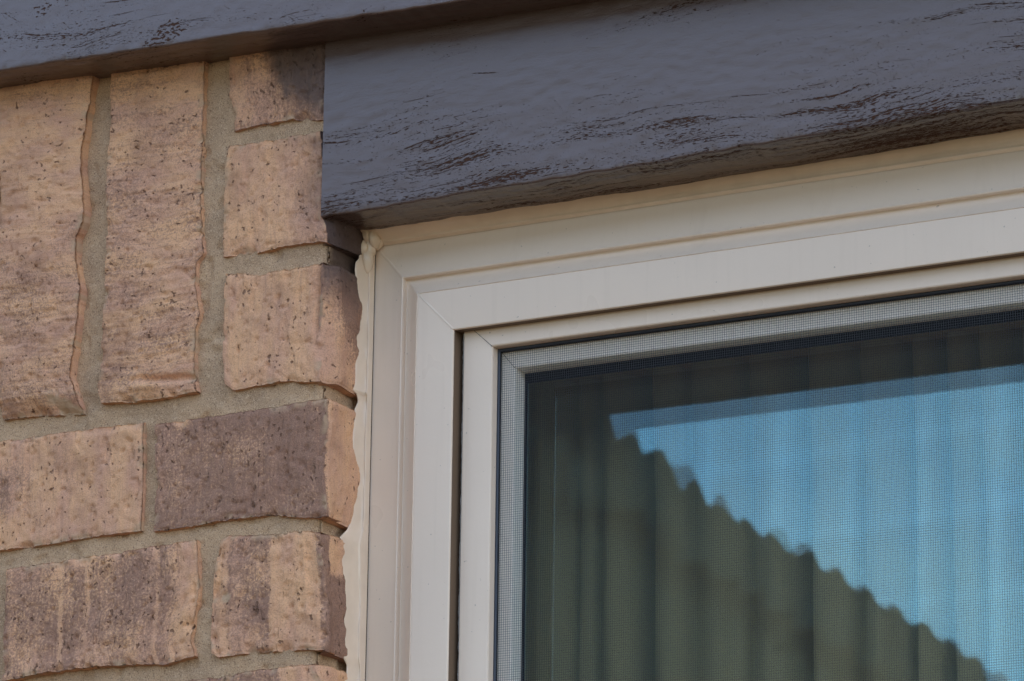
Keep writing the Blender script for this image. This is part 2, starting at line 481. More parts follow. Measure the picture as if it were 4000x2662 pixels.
    if ret is not None:
        Yend, rflash = ret[0], ret[1]
        nr = int((Yend-Y0)/res)+2
        base = np.stack([X[:, -1], Y[:, -1], Z[:, -1]], -1)
        k = np.linspace(0, 1, nr)[1:]
        K = k[None, :]*np.ones((nv, 1)); vv = np.linspace(0, Lh, nv)[:, None]*np.ones((1, nr-1))
        yy = base[:, 1][:, None]+(Yend-base[:, 1][:, None])*K
        dist = yy-Y0
        tail = (1-sstep(0, .012, dist))
        rx = (fbm(dist*120+s, vv*120, seed+40, 4)-.5)*.0022+(fbm(dist*30, vv*30+s, seed+41, 2)-.5)*.003
        # the outline at the corner straightens to the plane of the reveal
        xx = XC+(base[:, 0][:, None]-XC)*tail*1.0+(rx+.0010)*sstep(0, .004, dist)
        e2 = np.maximum(rnd(vv, .0025), rnd(Lh-vv, .0025))
        zz = base[:, 2][:, None]+0*K
        zc = .5*(base[0, 2]+base[-1, 2])
        wob = (fbm(dist*150+s, vv*0+seed, seed+44, 3)-.5)*.0015
        zz = zc+(zz-zc)*1.0+wob*np.abs(vv/Lh-.5)*2
        xx = xx-e2*.9
        q = np.stack([xx, yy, zz], -1).reshape(-1, 3)
        V.append(q)
        UVs.append(np.stack([Lw+dist, vv], -1).reshape(-1, 2))
        t2 = np.zeros((nv, nr-1, 4)); t2[..., 3] = 1
        f2 = rflash+(fbm(dist*60+s, vv*40, seed+45, 3)-.5)*.5
        pa2 = 0*f2
        if len(ret) > 2 and ret[2] is not None:
            f2, pa2 = ret[2](dist, vv, Lh, f2)
        t2[..., 0] = np.clip(f2+.12, 0, 1.1); t2[..., 1] = pa2
        T.append(t2.reshape(-1, 4))
        ri_ids = np.arange(off, off+nv*(nr-1)).reshape(nv, nr-1); off += nv*(nr-1)
        allc = np.hstack([idx[:, -1:], ri_ids])
        f = np.stack([allc[:-1, :-1].ravel(), allc[:-1, 1:].ravel(), allc[1:, 1:].ravel(), allc[1:, :-1].ravel()], 1)[:, ::-1]
        F.append(f)
        # top and bottom skirts of the reveal face
        for ids, sgn in ((allc[0], 1), (allc[-1], -1)):
            b0 = np.vstack(V)[ids]
            prev = ids
            for dx in (.0015, .004, .012):
                qq = b0.copy(); qq[:, 0] -= dx; qq[:, 1] = np.maximum(qq[:, 1], Y0+dx*.9); qq[:, 2] += sgn*.0003
                V.append(qq); UVs.append(np.vstack(UVs)[ids]); T.append(np.vstack(T)[ids])
                cur = np.arange(off, off+len(ids)); off += len(ids)
                ff = np.stack([prev[:-1], prev[1:], cur[1:], cur[:-1]], 1)
                F.append(ff[:, ::-1] if sgn > 0 else ff)
                prev = cur
    Vv = np.vstack(V)-WLOC
    o = mesh_obj('brick', Vv, np.vstack(F), MB, wall, smooth=True, uv=np.vstack(UVs), col=np.vstack(T))
    o['seed'] = float(seed)*3.7
    if label: o['label'] = label
    return o

# --- soldier bricks (stand on end)
def t_s1(u, v, Lw, Lh, fl):
    f = fl+.28*sstep(.4, .75, v/Lh)
    mo = sstep(.5, .65, fbm(u*120, v*200, 5, 3))*sstep(.93, .96, v/Lh)*sstep(.6, .7, u/Lw)*.9
    return f, 0*f, mo
def r_s1(u, v, Lw, Lh):
    t = v/Lh
    # the foot of the brick is bevelled back below a crease; the right arris slopes away
    return .006*np.clip((t-.955)/.045, 0, 1)-.0035+.0012*sstep(.6, 1, u/Lw)
brick([(3, 700), (2, 1100)], [(365, 315), (356, 368), (338, 505), (322, 594), (322, 660), (330, 800), (328, 870), (300, 930), (300, 1010), (318, 1130), (298, 1290), (285, 1400), (275, 1470), (300, 1540)],
      [(5, 200), (370, 150)], [(2, 1638), (120, 1622), (309, 1611)], Y0=-.002, seed=3, flash=.20, soldier=True, tonefn=t_s1, relief=r_s1, edge_amp=.0007)
def t_s2(u, v, Lw, Lh, fl):
    f = fl+.12*sstep(.15, .5, v/Lh)-.25*sstep(.06, 0, v/Lh)
    hook = np.exp(-(((u/Lw-.86)/.12)**2+((v/Lh-.70)/.03)**2))
    return f-.7*hook, 0*f, 0*f
def r_s2(u, v, Lw, Lh):
    t = v/Lh; s_ = u/Lw
    # a slumped fold of clay across the foot of the brick
    c = .935+.03*s_*s_-.05*np.exp(-((s_-.25)/.3)**2)*0
    groove = np.exp(-((t-(.925+.035*s_))/.010)**2)*sstep(.3, .6, s_)
    lip = np.exp(-((t-.965)/.020)**2)*np.exp(-((s_-.55)/.35)**2)
    return .0042*groove-.0030*lip
brick([(431, 300), (425, 535), (412, 689), (410, 927), (409, 989), (396, 1286), (389, 1434), (376, 1512)], [(794, 244), (790, 416), (784, 564), (779, 725), (784, 927), (793, 983), (766, 1024), (760, 1108), (775, 1226), (758, 1286), (755, 1476)],
      [(433, 180), (797, 120)], [(392, 1574), (505, 1571), (624, 1556), (766, 1528)], Y0=-.001, seed=8, flash=.30, soldier=True, tonefn=t_s2, relief=r_s2)
# --- cut bricks beside the lintel
def t_b1(u, v, Lw, Lh, fl):
    p = sstep(.36, .5, u/Lw+.15*(fbm(u*60, v*60, 77, 3)-.5)*2-.35*(v/Lh-.3)) * sstep(1.0, .55, v/Lh-.6*(u/Lw-.5)+.2*fbm(u*90, v*90, 78, 3))
    f = fl+.35*sstep(.1, .8, u/Lw)
    return f, np.clip(p*.85, 0, 1), 0*f
def r_b1(u, v, Lw, Lh):
    c = sstep(.72, .95, u/Lw)*sstep(.35, .8, v/Lh)
    return .0018*c*(.4+fbm(u*260, v*260, 91, 3))
brick([(893, 300), (894, 386), (918, 445)], [(1268, 250), (1262, 380)], [(890, 190), (1272, 130)], [(909, 510), (980, 493), (1129, 464), (1212, 466), (1259, 463)], seed=12, flash=.35, tonefn=t_b1, relief=r_b1, edge_amp=.0007)
def t_b2(u, v, Lw, Lh, fl):
    p = .75*sstep(.65, 1.0, u/Lw+.3*(fbm(u*60, v*30, 79, 3)-.5))*sstep(.0, .1, v/Lh)*sstep(1., .6, v/Lh)+.45*sstep(.35, .8, u/Lw)*sstep(.25, .0, v/Lh)
    f = fl+.3*sstep(.3, .9, u/Lw)-.1
    return f, np.clip(p*.55, 0, 1), 0*f
def r_b2p(dist, vv, Lh, f):
    return f+.2, np.clip(.95*sstep(.65, .35, vv/Lh)+.35, 0, .97)
brick([(878, 630), (872, 772), (870, 927)], [(1258, 650), (1256, 853), (1272, 885)], [(891, 568), (1010, 553), (1129, 531), (1250, 512)], [(867, 1002), (1010, 983), (1129, 957), (1248, 943), (1277, 947)],
      seed=15, flash=.12, tonefn=t_b2, ret=(.046, .5, lambda d, vv, Lh, f: (f+.3, np.clip(.97+0*f, 0, .97))))
def t_b3(u, v, Lw, Lh, fl):
    e = sstep(.93, .99, u/Lw)
    return fl-.12+.75*e*sstep(.75, .5, v/Lh), .3*e*sstep(.3, .1, v/Lh), 0*fl
def r_b3(u, v, Lw, Lh):
    return .0025*np.exp(-((u/Lw-.955)/.02)**2)*sstep(.75, .5, v/Lh)
brick([(873, 1150), (870, 1286), (870, 1450)], [(1260, 1110), (1252, 1203), (1246, 1256), (1250, 1350)], [(879, 1070), (950, 1066), (1010, 1075), (1069, 1061), (1188, 1042), (1262, 1025)], [(876, 1500), (909, 1524), (1010, 1506), (1129, 1485), (1188, 1493), (1255, 1490)],
      seed=19, flash=.06, tonefn=t_b3, relief=r_b3, ret=(.046, .3, lambda d, vv, Lh, f: (f+.55*sstep(.02, .0, np.abs(d-.018-.01*vv/Lh*2))*sstep(1, .4, vv/Lh)-.1*(vv/Lh), .85*sstep(.42, .0, vv/Lh+.15*(fbm(d*120, vv*120, 5, 3)-.5)))))
# --- stretcher course, pale then dark brick
def t_b4(u, v, Lw, Lh, fl):
    f = fl+.35*sstep(.55, .2, u/Lw)*sstep(.1, .3, v/Lh)*sstep(1., .6, v/Lh)+.3*(fbm(u*90, v*60, 66, 3)-.5)
    f = f+.3*sstep(.12, 0, v/Lh)*sstep(.7, .3, u/Lw)
    return f-.18*sstep(.85, 1, u/Lw), 0*f, 0*f
brick([(-250, 1790), (-248, 2000)], [(556, 1760), (557, 1910), (551, 2000)], [(-255, 1762), (0, 1722), (178, 1697), (300, 1680), (428, 1663), (556, 1648)], [(-250, 2185), (0, 2149), (178, 2127), (357, 2095), (547, 2073)], seed=23, flash=.22, tonefn=t_b4)
def t_b5(u, v, Lw, Lh, fl):
    f = fl+.15-.3*np.exp(-(((u/Lw-.5)/.2)**2+((v/Lh-.35)/.2)**2))*.6
    f = f-.6*np.exp(-(((u/Lw-.17)/.05)**2+((v/Lh-.02)/.05)**2))
    return f+.2*sstep(.93, 1, u/Lw), 0*f, 0*f
brick([(603, 1750), (610, 1910), (600, 1990)], [(1272, 1650), (1266, 1761), (1262, 1839), (1272, 1930)], [(600, 1657), (772, 1633), (951, 1607), (1129, 1577), (1272, 1553)], [(598, 2077), (743, 2056), (891, 2029), (1069, 2011), (1188, 2024), (1280, 2016)],
      seed=27, streak=.15, flash=.60, tonefn=t_b5, ret=(.046, -.12, lambda d, vv, Lh, f: (f*.5+.05+.6*sstep(.0035, 0, d), 0*f)))
# --- next course: long brown brick, then brick with buff streaks
def t_b6(u, v, Lw, Lh, fl):
    f = fl-.65*sstep(.90, .97, u/Lw)-.2*sstep(.8, .9, u/Lw)
    for c, wd, a in ((.30, .012, .6), (.44, .006, .7), (.80, .01, .5)):
        f = f-a*np.exp(-(((u/Lw-c-.02*(v/Lh-.5))/wd)**2))*sstep(.0, .2, fbm(u*30, v*60, 12, 2)-.2)
    f = f-.9*np.exp(-(((u/Lw-.42)/.06)**2+((v/Lh-.03)/.04)**2))
    return f, 0*f, 0*f
def r_b6(u, v, Lw, Lh):
    return -.002*sstep(.8, 1, v/Lh)*sstep(.8, .3, u/Lw)
brick([(18, 2300), (10, 2500)], [(770, 2195), (772, 2314), (757, 2386), (740, 2498)], [(20, 2222), (238, 2190), (475, 2154), (654, 2124), (764, 2108)], [(12, 2664), (100, 2645), (178, 2629), (357, 2605), (535, 2594), (640, 2595), (755, 2561)],
      seed=31, flash=.62, tonefn=t_b6, relief=r_b6, Y0=-.001)
def t_b7(u, v, Lw, Lh, fl):
    s_ = u/Lw
    f = fl*.0+.70+(fbm(u*70, v*50, 34, 3)-.5)*.6
    f = f-.85*sstep(.16, .08, s_+.05*(fbm(v*90, u*20, 8, 2)-.5))
    f = f-.95*sstep(.50, .56, s_)*sstep(.98, .9, s_)
    f = f-.3*sstep(.6, .9, v/Lh)*sstep(.5, .3, s_)
    mo = np.exp(-(((s_-.13)/.06)**2+((v/Lh-.52)/.06)**2)*1.5)
    return f, 0*f, np.clip(sstep(.4, .6, mo)*.9, 0, 1)
brick([(836, 2200), (830, 2296), (817, 2475)], [(1258, 2180), (1268, 2267), (1271, 2450)], [(862, 2108), (879, 2091), (1069, 2088), (1180, 2074), (1248, 2078)], [(823, 2552), (850, 2567), (1010, 2546), (1188, 2537), (1268, 2540)],
      seed=35, flash=.5, tonefn=t_b7, ret=(.046, .55, lambda d, vv, Lh, f: (f+.25-1.2*sstep(.36, .2, vv/Lh+.1*(fbm(d*100, vv*100, 3, 2)-.5))*sstep(.006, .010, d), 0*f)))
# --- lowest visible course and bricks that run on outside the picture
def t_b8(u, v, Lw, Lh, fl):
    s_ = u/Lw
    return fl-.7*sstep(.72, .8, s_)+.2*sstep(.4, .1, np.abs(s_-.5)), 0*fl, 0*fl
BC = -U(0, 1900, 0)[0]
brick([(675, 2750), (672, 3000)], [(1255, 2750), (1258, 2950)], [(683, 2660), (832, 2647), (951, 2623), (1129, 2602), (1224, 2594)], [(672, 3090), (900, 3060), (1258, 3020)],
      seed=39, flash=.6, tonefn=t_b8, ret=(.046, .1))
brick([(-100, 2850), (-100, 3000)], [(612, 2800), (610, 3000)], [(-100, 2745), (250, 2705), (612, 2668)], [(-100, 3170), (250, 3130), (610, 3095)], seed=43, flash=.4)

def wbrick(x0, x1, z0, z1, seed, flash, soldier=False, ret=None, res=.0022):
    brick([(x0, z1-.01), (x0, z0+.01)], [(x1, z1-.01), (x1, z0+.01)], [(x0, z1), (x1, z1)], [(x0, z0), (x1, z0)], seed=seed, flash=flash, soldier=soldier, ret=ret, res=res, world=True)
rng = random.Random(4)
xl0, zsold = U(3, 1638, 0)
sd = 60
# more soldier bricks to the left, then the courses below them
for i in range(4):
    x1 = xl0-.010-i*.066
    wbrick(x1-.056, x1, zsold-.001, zsold+.215, sd, rng.uniform(.05, .5), True); sd += 3
zrow = U(300, 1690, 0)[1]
PITCHZ = .0737
xs_left = U(-255, 1900, 0)[0]
for r in range(9):
    zt = zrow-.002-r*PITCHZ
    zb = zt-.0625
    off = [0, .10][r % 2]
    xr = xs_left-.010+(off if r < 0 else 0)
    if r == 0: xr = xs_left-.010
    elif r == 1: xr = U(8, 2400, 0)[0]-.010
    elif r == 2: xr = U(-100, 2900, 0)[0]-.010
    else: xr = None
    if xr is None:
        xr = XC-.001
        first = True
    else: first = False
    lim = XC-.62
    while xr > lim:
        L = .198 if not (first and r % 2) else .098
        wbrick(xr-L, xr, zb, zt, sd, rng.choice([.1, .2, .4, .65, .75]), ret=(.046, .2) if first else None, res=.0022 if r < 4 else .003)
        first = False
        xr -= L+.010; sd += 3

# --- mortar: one rough sheet behind the bricks that wraps round the corner of the reveal
XM = XC-.0045
def mortar():
    z0, z1 = zrow-.66, 2.42
    xa = XC-.66
    res = .0012
    xsv = np.arange(xa, XM-.004, .0030)
    xsv = np.concatenate([np.arange(xa, XC-.25, .004), np.arange(XC-.25, XM-.004, res)])
    ang = np.linspace(0, math.pi/2, 6)
    px = list(xsv)+list(XM-.004+.004*np.sin(ang))
    py = [0.0]*len(xsv)+list(.004-.004*np.cos(ang))
    nn = int(.05/res)
    yv = np.linspace(.005, .060, nn)
    px += [XM]*nn; py += list(yv)
    px = np.array(px); py = np.array(py)
    nx_ = np.array([0.0]*len(xsv)+list(np.sin(ang))+[1.0]*nn); ny_ = np.array([-1.0]*len(xsv)+list(-np.cos(ang))+[0.0]*nn)
    zs = np.concatenate([np.arange(z0, 1.86, .004), np.arange(1.86, z1, res)])
    Ss = np.cumsum(np.r_[0, np.hypot(np.diff(px), np.diff(py))])
    S, Z = np.meshgrid(Ss, zs)
    h = (fbm(S*30, Z*30, 3, 3)-.5)*.0018+(fbm(S*160, Z*160, 4, 4)-.5)*.0014+(fbm(S*600, Z*600, 7, 2)-.5)*.0006
    h += -sstep(.70, .8, fbm(S*90, Z*90, 9, 2))*.0012
    base = .0034
    PX = px[None]+nx_[None]*h; PY = py[None]+base*(ny_ != 0)[None]*1.0+ny_[None]*h
    V = np.stack([PX, PY, Z], -1).reshape(-1, 3)-WLOC
    T = np.zeros((S.size, 4)); T[:, 3] = 1
    # brown overspray on the joints nearest the lintel
    lx, lz = U(1253, 851, 0)
    d = np.hypot((PX-(lx+.004))*1.2, (Z-(lz-.004)))
    rev = sstep(.002, .012, PY)
    p = rev*sstep(.052, .012, d+.012*(fbm(S*80, Z*80, 21, 3)-.5))+(1-rev)*0
    T[:, 1] = np.clip(p*.95, 0, 1).ravel()
    o = mesh_obj('mortar', V, grid_faces(len(zs), len(px)), MM, wall, smooth=True, col=T)
    return o
mortar()
# block of wall behind mortar (keeps the light out), and the rest of the house wall
backing = []
V1, F1 = box_vf(XC-3.5, XC-.020, .020, .16, 0, 5.4); V2, F2 = box_vf(XC+1.3, XC+4.5, .020, .16, 0, 5.4, 8)
V3, F3 = box_vf(XC-.020, XC+1.3, .075, .16, 0, 1.20, 16); V4, F4 = box_vf(XC-.020, XC+1.3, .060, .16, 2.12, 5.4, 24)
mesh_obj('wall_core', np.array(V1+V2+V3+V4)-WLOC, F1+F2+F3+F4, MM, wall)

# ------------------------------------------------------------------ painted boards
def board(name, x0, x1, zb0, zb1, ztop, Yf, Yb, mat, seed, label, xpts=None, res=.0012, rag=.0008, left_cut=None):
    """zb0/zb1 = lower edge at x0/x1; profile: front (top->bottom), worn arris, underside, back, top"""
    root = None
    n = int((x1-x0)/res)
    xs = np.linspace(x0, x1, n)
    zb = zb0+(zb1-zb0)*(xs-x0)/(x1-x0)
    hgt = ztop-max(zb0, zb1)
    nf = max(8, int(hgt/.0016)); nb = max(6, int((Yb-Yf)/.0012))
    # profile parameters (d = height above lower edge, y)
    fr = [(h, 0.0) for h in np.linspace(1, 0, nf)[:-1]]
    rad = .0012
    rows_d = []; rows_y = []; vv = []
    for t in np.linspace(1, .0, nf)[:-1]:
        rows_d.append(('f', t))
    for a in np.linspace(0, math.pi/2, 5):
        rows_d.append(('c', a))
    for t in np.linspace(0, 1, nb)[1:]:
        rows_d.append(('b', t))
    rows_d.append(('k', 0)); rows_d.append(('t', 0))
    rg = (fbm(xs*90, xs*0+seed, seed, 4)-.5)*2*rag+(fbm(xs*14, xs*0+seed, seed+5, 2)-.5)*2*rag
    chip = sstep(.66, .74, fbm(xs*170, xs*0+3, seed+9, 3))*.0003
    Vs = []; uv = []
    H = ztop-zb
    for kind, t in rows_d:
        if kind == 'f':
            z = zb+rad+(H-rad)*t; y = np.full(n, Yf)
            y = y+(fbm(xs*10, z*60, seed+2, 3)-.5)*.0004+(fbm(xs*130, z*700, seed+3, 2)-.5)*.00035
            z = z+rg*(1-t)**6
            y = y+chip*math.exp(-t*H.mean()/.0012)
            v = z-zb
        elif kind == 'c':
            z = zb+rad-rad*math.sin(t)+rg; y = np.full(n, Yf+rad-rad*math.cos(t))+chip*math.cos(t)+(fbm(xs*130, z*0, seed+3, 2)-.5)*.00035; z = z+chip*math.sin(t)*.8
            v = z-zb-.0001
        elif kind == 'b':
            y = np.full(n, Yf+rad+(Yb-Yf-rad)*t); z = zb+rg*(1-t)+(fbm(xs*60, y*500, seed+6, 3)-.5)*.0012+chip*.8*(1-t)**6
            v = -(y-Yf)
        elif kind == 'k':
            y = np.full(n, Yb); z = np.full(n, ztop); v = z*0
        else:
            y = np.full(n, Yf); z = np.full(n, ztop); v = H
        Vs.append(np.stack([xs, y, z], -1)); uv.append(np.stack([xs, v], -1))
    nr = len(Vs)
    V = np.vstack(Vs); UVv = np.vstack(uv)
    if left_cut is not None:
        dx = left_cut
        fac = sstep(.05, 0, V[:, 0]-x0)
        V[:, 0] += fac*dx*(ztop-V[:, 2])/hgt
    F = grid_faces(nr, n, flip=True).tolist()
    F.append([i*n for i in range(nr)]); F.append([i*n+n-1 for i in range(nr)][::-1])
    o = mesh_obj(name, V, F, mat, smooth=50, uv=UVv)
    tag(o, label, 'board')
    return o

# lintel: front flush with the bricks
lx0, lz0 = U(1253, 851, -.0012); lx1, lz1 = U(4000, 395, -.0012)
tx0, tz0 = U(1272, 157, -.0012)
sl_ = (lz1-lz0)/(lx1-lx0)
LX1 = lx1+.35
lint = board('lintel_board', lx0, LX1, lz0, lz0+sl_*(LX1-lx0), tz0+.03, -.0012, .058, MWL, 51,
             'glossy dark brown painted rough sawn board lying flat over the window, end butted against bricks', left_cut=-(tx0-lx0)*0+0)
def lintel_z(x): return lz0+sl_*(x-lx0)
# the board above it, standing proud of wall and lintel
YFZ = -.030
fx0, fz0 = U(0, 279, YFZ); fx1, fz1 = U(1830, 0, YFZ)
fx1b, fz1b = U(1350, 72, YFZ)
sf = (fz1-fz0)/(fx1-fx0)
FX0 = fx0-.36; FX1 = lx1+.35
fz = lambda x: fz0+sf*(x-fx0)
# keep clear of the soffit above
board('frieze_board', FX0, FX1, fz(FX0), fz(FX1), 2.36, YFZ, .0185-.002*0, MWF, 71,
      'dark brown painted upper board with diagonal saw marks, projecting over the brick tops', rag=.0005)

# ------------------------------------------------------------------ window
Y1, Y2, Y3 = .040, .0365, .030       # outer face, foot of the cove, raised face
YS, YSF = .037, .0435                 # sash face, screen plane
YW, YG = .0455, .0535                 # glazing bead face, glass
win = empty('window', (XC+.05, .04, 2.0))
tag(win, 'almond vinyl window corner with mitred moulded casing, insect screen and curtain behind the glass', 'window')
WL = np.array([XC+.05, .04, 2.0])
bpy.context.view_layer.update()

JREF = 2200
jx = lambda top, botm, Y: float(np.mean([U(*top, Y)[0], U(*botm, Y)[0]]))
xj0 = jx((1466, 987), (1437, 2200), Y1)
xj1 = jx((1580, 1087), (1554, 2200), Y2)
xj2 = jx((1631, 1157), (1609, 2200), Y3)
xj3 = jx((1772, 1292), (1753, 2200), Y3)
zh0 = hz([(1479, 969), (2600, 800), (4000, 576)], Y1)
zh1 = hz([(1583, 1088), (2600, 946), (3580, 800)], Y2)
zh2 = hz([(1631, 1157), (2600, 1011), (4000, 803)], Y3)
zh3 = hz([(1773, 1292), (2600, 1180), (4000, 977)], Y3)
XR = xj0+.92; ZB = zh0-.78            # outer right and bottom of the frame

MVW = mat_plain('white_vinyl', (.86, .79, .70), .3, .5, bump=(300, .0001, .96))
def ring(name, prof, mat, parts=('head', 'jamb'), parent=None, smooth=25, right=True):
    """prof: list of (x from the left edge, z, Y) of a moulding: mitred pieces, each its own mesh"""
    obs = []
    p = np.array(prof)
    X, Z, Y = p[:, 0], p[:, 1], p[:, 2]
    XR_ = XR-(X-xj0)
    ZB_ = ZB+(zh0-Z)
    A = np.stack([X, Y, Z], 1); B = np.stack([XR_, Y, Z], 1); C = np.stack([XR_, Y, ZB_], 1); D = np.stack([X, Y, ZB_], 1)
    n = len(p)
    pieces = [(A, B, 'head'), (D, A, 'jamb'), (B, C, 'jamb'), (C, D, 'sill')]
    for P, Q, nm in pieces:
        V = np.vstack([P, Q])-WL
        F = [(i, i+1, n+i+1, n+i) for i in range(n-1)]
        F = [f[::-1] for f in F]
        o = mesh_obj(name+'_'+nm, V, F, mat, parent or win, smooth=smooth)
        obs.append(o)
    return obs

def curve(p0, p1, b0, b1, n=8):
    """cubic blend between two (x,z,Y) points, b = handle in (frac across, dY)"""
    out_ = []
    for i in range(1, n):
        t = i/n
        f = 3*t*(1-t)**2*b0[0]+3*t*t*(1-t)*b1[0]+t**3
        dy = (1-t)**3*p0[2]+3*t*(1-t)**2*(p0[2]+b0[1])+3*t*t*(1-t)*(p1[2]+b1[1])+t**3*p1[2]
        out_.append((p0[0]+(p1[0]-p0[0])*f, p0[1]+(p1[1]-p0[1])*f, dy))
    return out_
P0 = (xj0, zh0, Y1); P1 = (xj1, zh1, Y2); P2 = (xj2, zh2, Y3); P3 = (xj3, zh3, Y3)
prof = [(xj0, zh0, Y1+.012), (xj0, zh0, Y1+.0004), (xj0+.0004, zh0-.0004, Y1)]
prof += curve(P0, P1, (.3, 0), (.7, .0006), 6)[1:]
prof += [(xj1-.0014, zh1+.0014, Y2-.0006), (xj1-.0008, zh1+.0008, Y2-.0009), (xj1-.0003, zh1+.0003, Y2-.0006), (xj1, zh1, Y2+.0002), (xj1+.0001, zh1-.0001, Y2+.0028)]
for t_ in (.06, .14, .24, .36, .48, .6, .7, .79, .87, .94):
    prof.append((xj1+(xj2-xj1)*t_, zh1+(zh2-zh1)*t_, Y2+.0031-(Y2+.0031-Y3)*(t_**1.5)))
prof += [(xj2-.0003, zh2+.0003, Y3), (xj2, zh2, Y3+.0004), (xj2+.0003, zh2-.0003, Y3+.0001)]
prof += [(xj3-.0012, zh3+.0012, Y3), (xj3-.0004, zh3+.0004, Y3+.0002), (xj3, zh3, Y3+.0009), (xj3, zh3, Y3+.0013)]
casing_ = ring('casing', prof, MV)
# fine weld seam along the mitre of the casing
sv = []
pr = np.array(prof)[2:-2]
for i in range(len(pr)):
    sv.append(pr[i])
sv = np.array(sv)
Vw = []; Fw = []
for i, q in enumerate(sv):
    j = (vn(i*1.7, 3.1, 5)-.5)*.0003
    for dx, dy in ((-.0006, .0002), (0, -.00035-j*.5), (.0007, .0002)):
        Vw.append((q[0]+dx+j, q[2]+dy, q[1]+dx+j*.3))
for i in range(len(sv)-1):
    for k in range(2):
        a = i*3+k; Fw.append((a, a+1, a+4, a+3))
mesh_obj('weld_seam', np.array(Vw)-WL, Fw, MV, casing_[0], smooth=True)

# sash
xs0 = U(1797, 2200, YS)[0]; xs1 = U(1911, 2200, YS)[0]; xs2 = jx((1945, 1600), (1930, 2200), YSF)
zs1 = hz([(1928, 1357), (2600, 1263.5), (4000, 1073)], YS)
xs0b = xs0; zs0 = zh3+.006
def P_(x, z, Y): return (x, z, Y)
wv_ = xs1-xs0
sashp = [(xs0, zs0, YS+.012), (xs0, zs0, YS+.0004), (xs0+.0004, zs0-.0004, YS), (xs1-.0012, zs1+.0010, YS), (xs1-.0004, zs1+.0004, YS+.0003), (xs1, zs1, YS+.0010), (xs1+.0002, zs1-.0002, YSF+.004)]
sash_ = ring('sash', sashp, MV)
# channel between the casing and the sash, its shade painted in as dark taupe
ring('track', [(xj3-.0002, zh3+.0002, Y3+.0010), (xj3-.0002, zh3+.0002, Y3+.020), (xs0+.001, zs0+.001, Y3+.0201)], mat_plain('shade_painted_track', (.17, .115, .075), .5, .3))
# dark mitre joint of the sash
def bar(name, a, b, wd, ht, mat, parent=win, off=WL):
    a = np.array(a); b = np.array(b)
    d = b-a; L = np.linalg.norm(d); d /= L
    nrm = np.array([0, -1.0, 0]); sd_ = np.cross(d, nrm)
    V = []
    for p in (a, b):
        for s1, s2 in ((-1, -1), (1, -1), (1, 1), (-1, 1)):
            V.append(p+sd_*s1*wd/2+nrm*s2*ht/2-off)
    F = [(0, 1, 5, 4), (1, 2, 6, 5), (2, 3, 7, 6), (3, 0, 4, 7), (0, 3, 2, 1), (4, 5, 6, 7)]
    return mesh_obj(name, V, F, mat, parent)
bar('mitre_joint', (xs0+.0, YS-.00002, zs0), (xs1, YS-.00002, zs1), .00022, .0003, MBLK, sash_[0])

# pile weatherstrip along the left edge of the sash
def pile():
    n = 900
    zt_, zb_ = zh3-.0005, ZB+.03
    zz = np.linspace(zt_, zb_, n)
    V = []; m = 9
    for i, z in enumerate(zz):
        w1 = .0014+.0011*fbm(z*420, 2.2, 8, 4)+.0008*(fbm(z*60, 1.1, 9, 2)-.5)
        for k in range(m):
            a = math.pi*k/(m-1)
            j = (vn(z*2600, k*1.9, 11)-.5)*.0005
            V.append((xs0+.0002-(w1+j)*math.sin(a), YS+.0035-.003*math.cos(a)*-1-(.0006 if k == 0 else 0), z))
    return mesh_obj('weatherstrip', np.array(V)-WL, grid_faces(n, m), MPILE, sash_[1], smooth=True)
pile()

# spline (dark cord holding the mesh)
xp0 = xs2; 
zp0 = zs1-.0030
xp1 = U(1943.6, 2200, YSF)[0]; zp1 = hz([(2600, 1292), (4000, 1103)], YSF)
rsp = max(.0008, (xp1-xp0)/2); rsz = max(.0009, (U(2600, 1272, YSF)[1]-U(2600, 1291, YSF)[1])/2)
def tube_ring():
    cx, cz = xp1-rsp, zp1+rsz
    n = 9
    prof_ = []
    for i in range(n):
        a = math.pi*i/(n-1)
        prof_.append((cx-rsp*math.cos(a), cz+rsz*math.cos(a), YSF-.0002-rsp*.9*math.sin(a)))
    return ring('spline', prof_, MSPL, smooth=True)
tube_ring()
ring('spline_channel', [(xs1+.0002, zs1-.0002, YSF+.0012), (xp1+.0002, zp1-.0002, YSF+.0012)], MBLK)

# glazing bead (light strip seen through the mesh) and its return to the glass
xw0, zw0 = xp1-.001, zp1+.001
xw1 = U(2005, 2200, YW)[0]; zw1 = hz([(2020, 1444), (2600, 1364), (4000, 1180)], YW)
xg = xw1+.0016; zg = zw1-.0011
beadp = [(xw0, zw0, YW-.0005), (xw0+.001, zw0-.001, YW), (xw1-.0012, zw1+.0012, YW), (xw1-.0004, zw1+.0004, YW+.0004), (xw1, zw1, YW+.0012), (xg, zg, YG-.0002)]
bead_ = ring('glazing_bead', beadp, MVW)
bar('mitre_joint', (xw0+.001, YW-.00002, zw0-.001), (xw1-.0006, YW-.00002, zw1+.0006), .0002, .0003, MBLK, bead_[0])
zk = hz([(2045, 1500), (2600, 1429), (4000, 1244)], YG)
ring('gasket', [(xg-.0002, zg+.0002, YG-.0006), (xg+.0011, zk, YG-.0006), (xg+.0011, zk, YG+.001)], MBLK)  # black band around the glass, taller along the head

